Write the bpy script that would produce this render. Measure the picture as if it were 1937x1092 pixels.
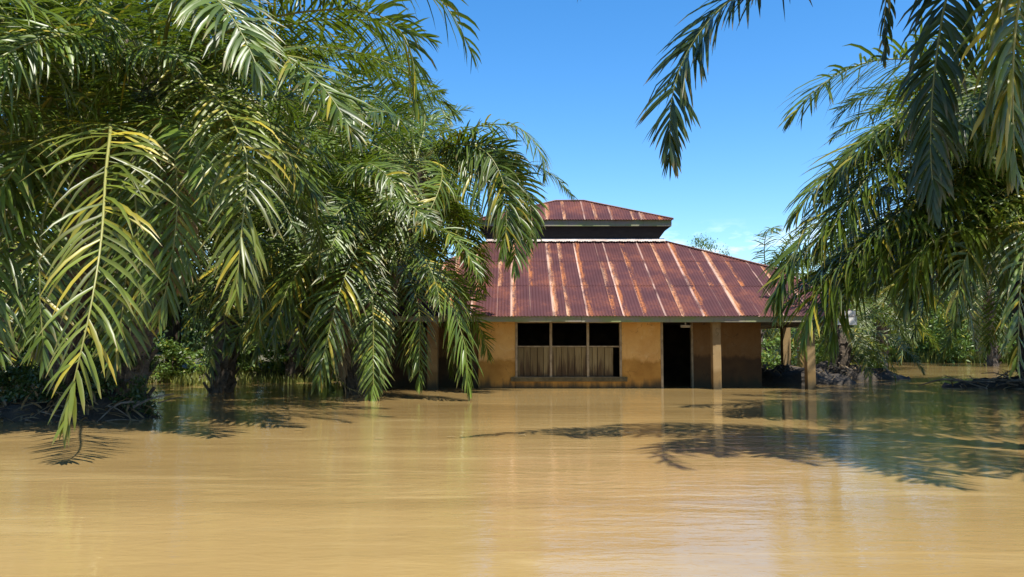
import bpy, math, random
import numpy as np
from mathutils import Vector, Matrix, noise as mnoise

for o in list(bpy.data.objects):
    bpy.data.objects.remove(o)
scn = bpy.context.scene
COL = scn.collection
R = math.radians

# ------------------------------------------------------------------ camera, sky, sun, exposure
CAM_H = 1.44
F = 1520.0                       # focal length in pixels of the 1937 wide photograph
PITCH = math.atan(104.0 / F)
cam_d = bpy.data.cameras.new("camera")
cam = bpy.data.objects.new("camera", cam_d)
COL.objects.link(cam)
cam.location = (0, 0, CAM_H)
cam.rotation_euler = (math.pi / 2 + PITCH, 0, 0)
cam_d.sensor_width = 36.0
cam_d.lens = F / 1937.0 * 36.0
cam_d.clip_start = 0.05
cam_d.clip_end = 3000
scn.camera = cam

SUN_DIR = Vector((0.25, -0.37, 0.89)).normalized()      # towards the sun
SUN_EL = math.asin(SUN_DIR.z)
SUN_ROT = math.atan2(SUN_DIR.x, SUN_DIR.y)
world = bpy.data.worlds.new("World")
scn.world = world
world.use_nodes = True
wn, wl = world.node_tree.nodes, world.node_tree.links
wn.clear()
w_out = wn.new("ShaderNodeOutputWorld")
w_bg = wn.new("ShaderNodeBackground")
w_sky = wn.new("ShaderNodeTexSky")
w_sky.sky_type = 'NISHITA'
w_sky.sun_disc = False
w_sky.sun_elevation = SUN_EL
w_sky.sun_rotation = SUN_ROT
w_sky.air_density = 1.0
w_sky.dust_density = 0.3
w_sky.ozone_density = 4.0
SKY_STRENGTH = 0.118
w_bg.inputs["Strength"].default_value = SKY_STRENGTH
# a few thin fair weather clouds low above the horizon
w_geo = wn.new("ShaderNodeTexCoord")
w_map = wn.new("ShaderNodeMapping")
w_map.inputs["Scale"].default_value = (3.2, 3.2, 11.0)
w_noise = wn.new("ShaderNodeTexNoise")
w_noise.inputs["Scale"].default_value = 2.6
w_noise.inputs["Detail"].default_value = 7
w_noise.inputs["Roughness"].default_value = 0.62
w_ramp = wn.new("ShaderNodeMapRange")
w_ramp.inputs["From Min"].default_value = 0.48
w_ramp.inputs["From Max"].default_value = 0.62
w_sep = wn.new("ShaderNodeSeparateXYZ")
w_low = wn.new("ShaderNodeMapRange")
w_low.inputs["From Min"].default_value = 0.15
w_low.inputs["From Max"].default_value = 0.09
w_mul = wn.new("ShaderNodeMath"); w_mul.operation = 'MULTIPLY'
w_hsv = wn.new("ShaderNodeHueSaturation")
w_hsv.inputs["Saturation"].default_value = 1.30
w_hsv.inputs["Value"].default_value = 1.05
w_mix = wn.new("ShaderNodeMix"); w_mix.data_type = 'RGBA'
w_mix.inputs[7].default_value = (8.5, 8.8, 9.2, 1)
wl.new(w_geo.outputs["Generated"], w_map.inputs["Vector"])
wl.new(w_map.outputs["Vector"], w_noise.inputs["Vector"])
wl.new(w_noise.outputs["Fac"], w_ramp.inputs["Value"])
wl.new(w_geo.outputs["Generated"], w_sep.inputs["Vector"])
wl.new(w_sep.outputs["Z"], w_low.inputs["Value"])
wl.new(w_ramp.outputs["Result"], w_mul.inputs[0])
wl.new(w_low.outputs["Result"], w_mul.inputs[1])
wl.new(w_mul.outputs["Value"], w_mix.inputs[0])
wl.new(w_sky.outputs["Color"], w_hsv.inputs["Color"])
wl.new(w_hsv.outputs["Color"], w_mix.inputs[6])
wl.new(w_mix.outputs[2], w_bg.inputs["Color"])
wl.new(w_bg.outputs["Background"], w_out.inputs["Surface"])

sun_d = bpy.data.lights.new("sun", 'SUN')
sun_d.energy = 5.0
sun_d.angle = R(0.55)
sun_d.color = (1.0, 0.955, 0.88)
sun = bpy.data.objects.new("sun", sun_d)
COL.objects.link(sun)
sun.rotation_euler = (-SUN_DIR).to_track_quat('-Z', 'Y').to_euler()
sun.location = SUN_DIR * 60

vs = scn.view_settings
vs.view_transform = 'Standard'
vs.look = 'None'
vs.exposure = 0.93
vs.gamma = 1.0
vs.use_curve_mapping = False
scn.cycles.use_denoising = True
scn.cycles.max_bounces = 8
scn.cycles.diffuse_bounces = 4
scn.cycles.transparent_max_bounces = 4
scn.cycles.sample_clamp_indirect = 6


# ------------------------------------------------------------------ helpers
CT, ST = math.cos(PITCH), math.sin(PITCH)

def P(px, py, Y):
    """the place seen at pixel (px, py) of the photograph, Y metres in front of the camera"""
    x = (px - 968.5) / F
    u = (546.0 - py) / F
    fw = CT - u * ST
    k = Y / fw
    return Vector((x * k, Y, CAM_H + k * (ST + u * CT)))

def seen_at(p):
    x, y, z = p[0], p[1], p[2] - CAM_H
    d = y * CT + z * ST
    u = -y * ST + z * CT
    return 968.5 + F * x / max(d, .01), 546.0 - F * u / max(d, .01)

def WX(px, Y):
    return P(px, 650, Y).x

def tag(o, label=None, cat=None, group=None, kind=None):
    if label: o["label"] = label
    if cat: o["category"] = cat
    if group: o["group"] = group
    if kind: o["kind"] = kind
    return o

def link(name, data, parent=None, loc=None):
    o = bpy.data.objects.new(name, data)
    COL.objects.link(o)
    if parent: o.parent = parent
    if loc is not None: o.location = loc
    return o

def empty(name, loc):
    o = link(name, None, None, loc)
    o.empty_display_size = 0.3
    return o

class MB:
    """collects geometry for ONE mesh"""
    def __init__(self):
        self.v, self.f, self.c = [], [], []
    def add(self, vs, fs, col=(0.5, 0, 0, 1)):
        b = len(self.v)
        self.v.extend([tuple(p) for p in vs])
        self.f.extend([tuple(i + b for i in f) for f in fs])
        if callable(col):
            self.c.extend([col(i) for i in range(len(vs))])
        else:
            self.c.extend([col] * len(vs))
    def box(self, x0, x1, y0, y1, z0, z1, col=(0.5, 0, 0, 1)):
        vs = [(x, y, z) for x in (x0, x1) for y in (y0, y1) for z in (z0, z1)]
        fs = [(0, 1, 3, 2), (4, 6, 7, 5), (0, 4, 5, 1), (2, 3, 7, 6), (0, 2, 6, 4), (1, 5, 7, 3)]
        self.add(vs, fs, col)
    def tube(self, pts, radii, k=6, col=(0.5, 0, 0, 1), caps=True, flat=1.0):
        pts = [Vector(p) for p in pts]
        n = len(pts)
        up = Vector((0.13, 0.2, 1)).normalized()
        vs, fs = [], []
        s = None
        for i, p in enumerate(pts):
            t = (pts[min(i + 1, n - 1)] - pts[max(i - 1, 0)]).normalized()
            if s is None:
                s = t.cross(up)
                if s.length < 0.05: s = t.cross(Vector((1, 0.1, 0)))
            s = (s - t * s.dot(t)).normalized()
            m = t.cross(s)
            r = radii[i]
            for j in range(k):
                a = 2 * math.pi * j / k
                vs.append(p + s * (r * math.cos(a)) + m * (r * flat * math.sin(a)))
        for i in range(n - 1):
            for j in range(k):
                a, b = i * k + j, i * k + (j + 1) % k
                fs.append((a, b, b + k, a + k))
        if caps:
            fs.append(tuple(range(k))[::-1])
            fs.append(tuple(range((n - 1) * k, n * k)))
        self.add(vs, fs, col)
    def mesh(self, name, mat, smooth=False, bevel=None):
        me = bpy.data.meshes.new(name)
        me.from_pydata(self.v, [], self.f)
        ca = me.color_attributes.new("tint", 'FLOAT_COLOR', 'POINT')
        ca.data.foreach_set("color", np.array(self.c, dtype=np.float32).ravel())
        if mat: me.materials.append(mat)
        if smooth: me.polygons.foreach_set("use_smooth", [True] * len(me.polygons))
        me.update()
        return me
    def build(self, name, mat, parent=None, smooth=False, loc=None):
        return link(name, self.mesh(name, mat, smooth), parent, loc)

def bevelled(o, w=0.012, seg=2):
    m = o.modifiers.new("edge", 'BEVEL'); m.width = w; m.segments = seg; m.limit_method = 'ANGLE'
    return o

# ------------------------------------------------------------------ materials
class NT:
    def __init__(self, name):
        self.m = bpy.data.materials.new(name); self.m.use_nodes = True
        self.n, self.l = self.m.node_tree.nodes, self.m.node_tree.links
        self.n.clear()
        self.out = self.n.new("ShaderNodeOutputMaterial")
        self.p = self.n.new("ShaderNodeBsdfPrincipled")
        self.l.new(self.p.outputs[0], self.out.inputs["Surface"])
    def new(self, t, **kw):
        n = self.n.new(t)
        for k, v in kw.items():
            if k in n.inputs: n.inputs[k].default_value = v
            else: setattr(n, k, v)
        return n
    def val(self, sock, v):
        if hasattr(v, "links"): self.l.new(v, sock)
        else: sock.default_value = v
    def set(self, **kw):
        for k, v in kw.items(): self.val(self.p.inputs[k.replace("_", " ")], v)
    def coord(self, out="Object", scale=(1, 1, 1)):
        c = self.new("ShaderNodeTexCoord"); m = self.new("ShaderNodeMapping")
        m.inputs["Scale"].default_value = scale
        self.l.new(c.outputs[out], m.inputs["Vector"])
        return m.outputs["Vector"]
    def pos(self, scale=(1, 1, 1)):
        c = self.new("ShaderNodeNewGeometry"); m = self.new("ShaderNodeMapping")
        m.inputs["Scale"].default_value = scale
        self.l.new(c.outputs["Position"], m.inputs["Vector"])
        return m.outputs["Vector"]
    def noise(self, vec, scale, detail=4, rough=0.55, dist=0.0):
        t = self.new("ShaderNodeTexNoise")
        t.inputs["Scale"].default_value = scale; t.inputs["Detail"].default_value = detail
        t.inputs["Roughness"].default_value = rough; t.inputs["Distortion"].default_value = dist
        self.l.new(vec, t.inputs["Vector"])
        return t.outputs["Fac"]
    def rng(self, v, a, b, c=0.0, d=1.0, smooth=False):
        t = self.new("ShaderNodeMapRange")
        if smooth: t.interpolation_type = 'SMOOTHSTEP'
        t.inputs["From Min"].default_value = a; t.inputs["From Max"].default_value = b
        t.inputs["To Min"].default_value = c; t.inputs["To Max"].default_value = d
        self.l.new(v, t.inputs["Value"])
        return t.outputs["Result"]
    def math(self, op, a, b=0.0):
        t = self.new("ShaderNodeMath"); t.operation = op
        self.val(t.inputs[0], a); self.val(t.inputs[1], b)
        return t.outputs[0]
    def mix(self, fac, a, b, mode='MIX'):
        t = self.new("ShaderNodeMix"); t.data_type = 'RGBA'; t.blend_type = mode
        self.val(t.inputs[0], fac)
        self.val(t.inputs[6], a if hasattr(a, "links") else (*a, 1))
        self.val(t.inputs[7], b if hasattr(b, "links") else (*b, 1))
        return t.outputs[2]
    def attr(self, name="tint"):
        a = self.new("ShaderNodeAttribute"); a.attribute_name = name
        s = self.new("ShaderNodeSeparateColor")
        self.l.new(a.outputs["Color"], s.inputs[0])
        return s.outputs[0], s.outputs[1], s.outputs[2]
    def sep(self, vec):
        s = self.new("ShaderNodeSeparateXYZ"); self.l.new(vec, s.inputs[0])
        return s.outputs[0], s.outputs[1], s.outputs[2]
    def bump(self, h, strength=0.4, dist=0.02):
        b = self.new("ShaderNodeBump")
        b.inputs["Strength"].default_value = strength; b.inputs["Distance"].default_value = dist
        self.l.new(h, b.inputs["Height"]); self.l.new(b.outputs[0], self.p.inputs["Normal"])
    def rand(self):
        return self.new("ShaderNodeObjectInfo").outputs["Random"]

def leaf_material(name, dark, light, yellow=(0.42, 0.33, 0.03), rough=0.36, trans=0.28, tcol=(0.16, 0.24, 0.02)):
    """tint red = shade of this leaflet, green = how far it has yellowed, blue = along the leaflet"""
    t = NT(name)
    r, g, b = t.attr()
    rnd = t.rand()
    k = t.math('ADD', t.math('MULTIPLY', r, 0.75), t.math('MULTIPLY', rnd, 0.3))
    col = t.mix(k, dark, light)
    col = t.mix(g, col, yellow)
    nz = t.noise(t.pos((1, 1, 1)), 2.3, 3)
    col = t.mix(t.rng(nz, 0.35, 0.7, 0.0, 0.35), col, tuple(c * 0.62 for c in dark))
    tip = t.math('MULTIPLY', t.rng(b, .62, 1.0, 0, 1), t.rng(t.noise(t.pos((1, 1, 1)), 5.0, 2), .45, .6))
    col = t.mix(t.math('MULTIPLY', tip, .75), col, (0.20, 0.13, 0.05))
    t.set(Base_Color=col, Roughness=rough, Specular_IOR_Level=0.38)
    tr = t.new("ShaderNodeBsdfTranslucent")
    tc = t.mix(g, tcol, tuple(min(1, c * 1.3) for c in yellow))
    t.l.new(tc, tr.inputs["Color"])
    ms = t.new("ShaderNodeMixShader"); ms.inputs[0].default_value = trans
    t.l.new(t.p.outputs[0], ms.inputs[1]); t.l.new(tr.outputs[0], ms.inputs[2])
    t.l.new(ms.outputs[0], t.out.inputs["Surface"])
    return t.m

M = {}
M['palm'] = leaf_material("palm_leaf", (0.014, 0.032, 0.004), (0.125, 0.185, 0.022), rough=.38, trans=0.18, tcol=(0.22, 0.32, 0.02))
M['palm_shaded'] = leaf_material('palm_leaf_shaded', (0.010, 0.022, 0.004), (0.045, 0.070, 0.012), rough=.36, trans=0.10)  # darker palm leaf, the crown's shade put into its colour
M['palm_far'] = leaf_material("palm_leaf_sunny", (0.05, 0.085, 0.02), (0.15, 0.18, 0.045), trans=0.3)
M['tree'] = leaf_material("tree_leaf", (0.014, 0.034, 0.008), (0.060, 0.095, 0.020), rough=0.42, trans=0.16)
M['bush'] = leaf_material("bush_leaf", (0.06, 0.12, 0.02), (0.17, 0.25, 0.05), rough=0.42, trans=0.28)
M['grass'] = leaf_material("grass_blade", (0.07, 0.11, 0.025), (0.19, 0.22, 0.06), rough=0.5, trans=0.25)
M['dry'] = leaf_material("dry_leaf", (0.16, 0.105, 0.05), (0.36, 0.27, 0.14), yellow=(0.4, 0.3, 0.12), rough=0.6, trans=0.12, tcol=(0.2, 0.13, 0.05))

def simple(name, c0, c1, scale=4, rough=0.8, bump=0.4, dist=0.03, stretch=(1, 1, 1), lo=0.35, hi=0.65, detail=6):
    t = NT(name)
    nz = t.noise(t.pos(stretch), scale, detail, 0.6)
    t.set(Base_Color=t.mix(t.rng(nz, lo, hi), c0, c1), Roughness=rough)
    t.bump(nz, bump, dist)
    return t.m

M['bark'] = simple("palm_trunk_bark", (0.035, 0.026, 0.018), (0.12, 0.09, 0.06), 9, 0.9, 0.8, 0.05)
M['tree_bark'] = simple("tree_bark", (0.05, 0.036, 0.024), (0.17, 0.12, 0.08), 5, 0.9, 0.7, 0.05, (2.5, 2.5, 0.5))
M['mud'] = simple("wet_mud", (0.012, 0.009, 0.006), (0.040, 0.029, 0.018), 5, 0.85, 1.0, 0.06)
M['soil'] = simple("bank_soil", (0.05, 0.045, 0.02), (0.12, 0.10, 0.045), 0.6, 0.95, 0.8, 0.1)
M['stick'] = simple("grey_driftwood", (0.05, 0.04, 0.03), (0.20, 0.165, 0.125), 8, 0.85, 0.5, 0.02)
M['shaded_wood'] = simple("shaded_board", (0.003, 0.003, 0.003), (0.010, 0.009, 0.008), 3, 0.8, 0.3, 0.01, (1, 1, 6))  # near-black boards, shade under the upper eave put into the colour
M['inside'] = simple("dark_inside_plaster", (0.03, 0.020, 0.013), (0.075, 0.05, 0.03), 2, 0.95, 0.2, 0.01)  # mottled dark brown tone for the inner walls
M['sill'] = simple('muddy_sill', (0.05, 0.042, 0.018), (0.14, 0.105, 0.042), 4, 0.9, 0.3, 0.01)
M['soffit'] = simple("dark_soffit", (0.03, 0.027, 0.022), (0.06, 0.052, 0.042), 2, 0.9, 0.2, 0.01)  # mottled dark tone for the ceiling boards
M['white'] = simple("chalky_white", (0.55, 0.5, 0.43), (0.78, 0.74, 0.68), 3, 0.75, 0.2, 0.01)
M['grey_metal'] = simple("dull_grey_enamel", (0.45, 0.46, 0.47), (0.6, 0.6, 0.6), 6, 0.5, 0.1, 0.005)

# rachis of the fronds
t = NT("frond_stalk")
r, g, b = t.attr()
t.set(Base_Color=t.mix(g, (0.10, 0.125, 0.03), (0.40, 0.33, 0.08)), Roughness=0.45)
M['stalk'] = t.m

# muddy flood water
t = NT("muddy_water")
v0 = t.pos((1, 1, 1))
big = t.noise(t.pos((0.10, 0.32, 1)), 1.0, 4, 0.55, 0.6)
sil = t.noise(t.pos((0.22, 1.5, 1)), 1.0, 6, 0.62, 1.2)
colr = t.mix(t.rng(big, 0.35, 0.68), (0.232, 0.150, 0.055), (0.325, 0.217, 0.083))
colr = t.mix(t.rng(sil, 0.54, 0.74, 0, 0.6), colr, (0.4000, 0.2880, 0.1240))
h1 = t.noise(t.pos((0.55, 1.7, 1)), 1.0, 3, 0.5, 0.4)
h2 = t.noise(t.pos((2.2, 5.5, 1)), 1.0, 4, 0.55, 0.5)
h3 = t.noise(t.pos((9, 21, 1)), 1.0, 3, 0.5, 0.2)
hh = t.math('ADD', t.math('MULTIPLY', h1, 0.55), t.math('ADD', t.math('MULTIPLY', h2, 0.34), t.math('MULTIPLY', h3, 0.11)))
calm = t.rng(t.noise(t.pos((0.08, 0.22, 1)), 1.0, 3, 0.5), 0.35, 0.7, 0.25, 1.0)
hh = t.math('MULTIPLY', hh, calm)
t.set(Base_Color=colr, Roughness=0.045, IOR=1.36)
t.bump(hh, 0.19, 0.16)
M['water'] = t.m

# ochre lime-washed wall with the stain of the flood
def wall_mat(name, hi0, hi1, lo0, lo1, line=0.92):
    t = NT(name)
    x, y, z = t.sep(t.pos())
    n1 = t.noise(t.pos((1, 1, 1)), 1.6, 6, 0.6)
    n2 = t.noise(t.pos((3.2, 3.2, 0.35)), 1.5, 5, 0.6)
    n3 = t.noise(t.pos((1, 1, 1)), 14, 4, 0.6)
    up = t.mix(t.rng(n1, 0.3, 0.7), hi0, hi1)
    up = t.mix(t.rng(n2, 0.56, 0.74, 0, 0.5), up, lo1)
    n4 = t.noise(t.pos((1, 1, 1)), 3.4, 7, 0.68, 0.5)
    up = t.mix(t.rng(n4, 0.52, 0.70, 0, 0.55), up, tuple(min(1, a * .55 + b) for a, b in zip(hi1, (hi1[0] * .45, hi1[0] * .36, hi1[0] * .22))))
    dn = t.mix(t.rng(n1, 0.35, 0.65), lo0, lo1)
    cr = t.new("ShaderNodeTexVoronoi"); cr.feature = 'DISTANCE_TO_EDGE'; cr.inputs["Scale"].default_value = 0.9
    wv = t.new("ShaderNodeVectorMath"); wv.operation = 'ADD'
    nc = t.new("ShaderNodeTexNoise"); nc.inputs["Scale"].default_value = 2.5; nc.inputs["Detail"].default_value = 5
    t.l.new(t.pos(), nc.inputs["Vector"]); t.l.new(nc.outputs["Color"], wv.inputs[0]); t.l.new(t.pos(), wv.inputs[1])
    t.l.new(wv.outputs[0], cr.inputs["Vector"])
    edge = t.math('ADD', z, t.math('MULTIPLY', t.math('SUBTRACT', n1, 0.5), -0.55))
    edge = t.math('ADD', edge, t.math('MULTIPLY', t.math('SUBTRACT', n2, 0.5), 0.3))
    c = t.mix(t.rng(edge, line - 0.05, line + 0.06), dn, up)
    wet = t.math('ADD', z, t.math('MULTIPLY', t.math('SUBTRACT', n2, 0.5), -0.7))
    c = t.mix(t.rng(wet, 0.36, 0.02, 0.0, 0.93, True), c, (0.035, 0.028, 0.012))
    c = t.mix(t.math('MULTIPLY', t.rng(cr.outputs['Distance'], 0.004, 0.014, 0.6, 0.0), t.rng(n4, .45, .6)), c, tuple(k * .35 for k in lo0))
    c = t.mix(t.rng(n3, 0.6, 0.8, 0, 0.3), c, tuple(k * .5 for k in lo0))
    t.set(Base_Color=c, Roughness=0.9)
    t.bump(n3, 0.25, 0.008)
    return t.m
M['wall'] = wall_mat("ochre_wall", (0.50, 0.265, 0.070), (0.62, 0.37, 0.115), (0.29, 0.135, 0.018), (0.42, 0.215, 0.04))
M['wall_shaded'] = wall_mat("ochre_wall_shaded", (0.14, 0.072, 0.022), (0.19, 0.10, 0.034), (0.055, 0.028, 0.010), (0.09, 0.046, 0.015), 1.0)  # ochre wall again, with the recess shade put into the colour
M['post'] = wall_mat("ochre_post", (0.19, 0.12, 0.048), (0.27, 0.18, 0.075), (0.13, 0.08, 0.026), (0.18, 0.11, 0.036), 0.6)

# plank shutters with mud drips
t = NT("stained_plank")
x, y, z = t.sep(t.pos())
n2 = t.noise(t.pos((7, 3, 0.6)), 1.0, 5, 0.6)
n3 = t.noise(t.pos((30, 30, 1.5)), 1.0, 4, 0.6)
c = t.mix(t.rng(n3, 0.35, 0.65), (0.1674, 0.1178, 0.0434), (0.2356, 0.1798, 0.0806))
c = t.mix(t.math('MULTIPLY', t.rand(), 0.9), c, (0.1045, 0.0715, 0.0248))
mud = t.math('ADD', z, t.math('MULTIPLY', t.math('SUBTRACT', n2, 0.5), -2.6))
c = t.mix(t.rng(mud, 1.02, 0.45, 0, 0.95, True), c, (0.050, 0.026, 0.007))
t.set(Base_Color=c, Roughness=0.85)
M['plank'] = t.m

t = NT("window_trim")
n1 = t.noise(t.pos((1, 1, 1)), 6, 5, 0.6)
t.set(Base_Color=t.mix(t.rng(n1, 0.35, 0.7), (0.20, 0.15, 0.085), (0.36, 0.28, 0.17)), Roughness=0.8)
M['trim'] = t.m

t = NT("mossy_fascia")
n1 = t.noise(t.pos((0.6, 1, 2)), 2.0, 6, 0.6)
n2 = t.noise(t.pos((6, 6, 1.0)), 1.5, 4, 0.6)
c = t.mix(t.rng(n1, 0.4, 0.62), (0.2295, 0.1958, 0.1553), (0.1823, 0.2160, 0.0810))
c = t.mix(t.rng(n2, 0.55, 0.75, 0, 0.5), c, (0.085, 0.075, 0.05))
t.set(Base_Color=c, Roughness=0.85)
M['fascia'] = t.m

# rusted corrugated iron; tint red = across the sheet in metres/2, green = which kind of edge, blue = random per sheet
t = NT("rusted_corrugated_iron")
u, kind, rs = t.attr()
n1 = t.noise(t.pos((1, 1, 1)), 0.9, 6, 0.62)
n2 = t.noise(t.pos((9, 1.1, 1.1)), 1.0, 6, 0.65, 0.6)
n3 = t.noise(t.pos((4.5, 4.5, 4.5)), 3.0, 5, 0.7)
n4 = t.noise(t.pos((3.0, 0.75, 0.75)), 1.0, 5, 0.6, 0.4)
base = t.mix(t.rng(n1, 0.35, 0.68), (0.0456, 0.0144, 0.0144), (0.0821, 0.0258, 0.0228))
base = t.mix(t.math('MULTIPLY', rs, 0.45), base, (0.0669, 0.0236, 0.0258))
base = t.mix(t.rng(t.math('ADD', t.math('MULTIPLY', n1, .6), t.math('MULTIPLY', n3, .4)), 0.50, 0.64, 0, 0.5), base, (0.1900, 0.0593, 0.0228))
um = t.math('MULTIPLY', u, 2.0)
# broad patchy rust band beside the lap
band_w = t.math('MULTIPLY', t.rng(n2, 0.25, 0.75, 0.25, 1.0), 0.36)
bandv = t.rng(t.math('DIVIDE', um, band_w), 0.55, 1.0, 1.0, 0.0)
patch = t.rng(t.math('ADD', t.math('MULTIPLY', n4, 0.6), t.math('MULTIPLY', n3, 0.4)), 0.46, 0.55)
has = t.rng(kind, 0.1, 0.2)
bandv = t.math('MULTIPLY', t.math('MULTIPLY', bandv, patch), has)
c = t.mix(bandv, base, t.mix(t.rng(n3, 0.35, 0.65), (0.2052, 0.0578, 0.0137), (0.3192, 0.1178, 0.0380)))
core = t.math('MULTIPLY', t.rng(um, 0.05, 0.20, 1.0, 0.0), t.math('MULTIPLY', t.rng(n2, 0.42, 0.56), t.math('MULTIPLY', t.rng(patch, 0, 1, .25, 1), t.rng(kind, 0.55, 0.65))))
c = t.mix(t.math('MULTIPLY', core, 0.9), c, (0.4180, 0.2736, 0.1748))
lap = t.math('MULTIPLY', t.rng(um, 0.035, 0.075, 1.0, 0.0), t.rng(n4, 0.36, 0.54, 0.08, 1.0))
lap = t.math('MULTIPLY', lap, t.rng(rs, 0.0, 0.4, 0.55, 1.0))
c = t.mix(t.math('MULTIPLY', lap, 0.92), c, (0.4256, 0.2812, 0.2204))
t.set(Base_Color=c, Roughness=0.7, Specular_IOR_Level=0.25)
M['roof'] = t.m
M['ridge'] = simple("rusty_ridge_cap", (0.10, 0.045, 0.04), (0.20, 0.09, 0.055), 3, 0.7, 0.2, 0.01)
M['flash'] = simple("pale_flashing", (0.3040, 0.2320, 0.1920), (0.4800, 0.4160, 0.3680), 2.2, 0.6, 0.1, 0.005)

# ------------------------------------------------------------------ setting: ground, water
def smooth(a, b, x):
    k = max(0.0, min(1.0, (x - a) / (b - a)))
    return k * k * (3 - 2 * k)

def bank_line(x):
    a = 30.0 + 14 * smooth(-4, -1, x) + 20 * smooth(9, 14, x) - 6 * smooth(25, 45, x) - 3 * smooth(-14, -30, x)
    return a + 1.2 * math.sin(x * 0.7) + 0.7 * math.sin(x * 1.9 + 1)

def ground_h(x, y):
    b = bank_line(x)
    h = -1.15 + 1.55 * smooth(b - 1.8, b + 2.5, y)
    return h + (0.10 * mnoise.noise(Vector((x * .5, y * .5, 0))) if y < 150 else 0)

gxs = sorted(set([-900, -500, -300, -200, -140, -100, -80] + [x for x in range(-64, 66, 1)] + [80, 100, 140, 200, 300, 500, 900]))
gys = sorted(set([-300, -100, -40, -10, 0, 10, 20] + [24 + .75 * i for i in range(0, 76)] + [84, 90, 100, 120, 150, 200, 300, 500, 900, 1600]))
g = MB()
nx = len(gxs)
g.add([(x, y, ground_h(x, y)) for y in gys for x in gxs],
      [(j * nx + i, j * nx + i + 1, (j + 1) * nx + i + 1, (j + 1) * nx + i) for j in range(len(gys) - 1) for i in range(nx - 1)])
tag(g.build("ground", M['soil'], None, True), kind="structure")

w = MB()
w.add([(-900, -300, 0), (900, -300, 0), (900, 1600, 0), (-900, 1600, 0)], [(0, 1, 2, 3)])
tag(w.build("water", M['water']), kind="structure")

def mound(name, cx, cy, rx, ry, h, seed, mat):
    b = MB(); n, m = 56, 16
    vs = []
    for j in range(m + 1):
        rr = j / m * 1.25
        for i in range(n):
            a = 2 * math.pi * i / n
            x, y = cx + rx * rr * math.cos(a), cy + ry * rr * math.sin(a)
            base = h * (1 - rr ** 1.6)
            q = Vector((x * 1.1 + seed, y * 1.1, seed))
            z = base + h * 0.5 * mnoise.noise(q) + h * 0.22 * mnoise.noise(q * 2.7) + 0.06 * mnoise.noise(q * 7)
            if rr > 1.0: z = min(z, -0.12 - (rr - 1) * 2)
            vs.append((x, y, z))
    fs = [(j * n + i, j * n + (i + 1) % n, (j + 1) * n + (i + 1) % n, (j + 1) * n + i) for j in range(m) for i in range(n)]
    b.add(vs, fs)
    return tag(b.build(name, mat, None, True), kind="structure")

mound("bank", -8.75, 15.9, 2.0, 0.95, 0.52, 3.0, M['mud'])
mound("bank", -16.5, 31.0, 5.5, 1.5, 0.5, 8.0, M['soil'])
mound("bank", 10.2, 30.0, 2.6, 1.8, 0.55, 5.0, M['mud'])
mound("bank", 13.6, 33.2, 2.8, 1.4, 0.55, 6.0, M['mud'])
mound("bank", 17.0, 26.8, 2.8, 0.9, 0.38, 7.0, M['mud'])

# ------------------------------------------------------------------ the house
rng = random.Random(11)
EY = 25.0
ZE = P(968, 597, EY).z
RYF = 30.8
ZR = P(968, 457, RYF).z
XL, XR = WX(640, EY), WX(1612, EY) + 0.15
house = empty("flooded_house", (WX(1180, 26), 26.0, 0))
tag(house, "abandoned ochre house with a rusty two-tier tin roof, standing in flood water", "house")
HB = house.location.copy()

def hb(b, name, mat, parent=None, smooth=False):
    """link a mesh given in world coordinates as a part (or sub-part) of the house"""
    o = b.build(name, mat, parent or house, smooth)
    o.location = (0, 0, 0)
    if parent is None: o.matrix_parent_inverse = Matrix.Translation(-HB)
    return o

WF, WR = 25.95, 27.1            # front wall plane, recessed wall plane
ZT = 2.34                       # wall head, hidden behind the fascia
ZS = P(968, 609, EY).z          # soffit
x_a, x_b = WX(905, WF), WX(975, WF)
x_c, x_d = WX(1176, WF), WX(1250, WF)
x_e, x_f = WX(1311, WR), WX(1440, WR)

def block(name, mat, x0, x1, y0, y1, z0, z1, bev=0.012, parent=None):
    b = MB(); b.box(x0, x1, y0, y1, z0, z1)
    o = hb(b, name, mat, parent)
    if bev: bevelled(o, bev)
    return o
block("front_wall", M['wall'], x_a, x_b, WF, WF + .18, -1, ZT)
block("front_wall", M['wall'], x_c, x_d, WF, WF + .18, -1, ZT)
zs_top, zs_bot = P(1075, 657, WF).z, P(1075, 712, WF).z
ztop_open = P(1075, 611, WF).z
block("front_wall", M['wall'], x_b + .002, x_c - .002, WF + .004, WF + .176, -1, zs_bot - 0.06)
# recess: side walls, back wall of the porch
rec = block("recess_wall", M['wall_shaded'], x_e, x_f, WR, WR + .18, -1, ZT)
block("recess_wall", M['wall_shaded'], WX(650, 27.6), x_a, 27.6, 27.78, -1, P(780, 640, 27.6).z)
block("recess_wall", M['wall_shaded'], WX(650, 27.6), WX(752, 27.6), 27.603, 27.777, P(780, 640, 27.6).z + .002, ZT)
block("recess_wall", M['wall_shaded'], WX(806, 27.6), x_a, 27.603, 27.777, P(780, 640, 27.6).z + .002, ZT)
block("side_wall", M['wall_shaded'], x_a - .18, x_a - .003, WF + .19, 38.0, -1, ZT)
block("side_wall", M['wall_shaded'], x_f - .178, x_f - .002, WR + .19, 38.0, -1, ZT)
block("side_wall", M['inside'], x_d - .16, x_d - .003, WF + .19, 29.5, -1, ZT)
block("inner_wall", M['inside'], x_a, x_f - .19, 32.0, 32.2, -1, ZT)
block("back_wall", M['wall_shaded'], WX(650, 27.6), x_f + .001, 38.02, 38.2, -1, ZT)
block("ceiling_board", M['soffit'], XL + .06, XR - .06, EY + .08, 39.4, ZS + .03, ZS + .07, 0)

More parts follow.
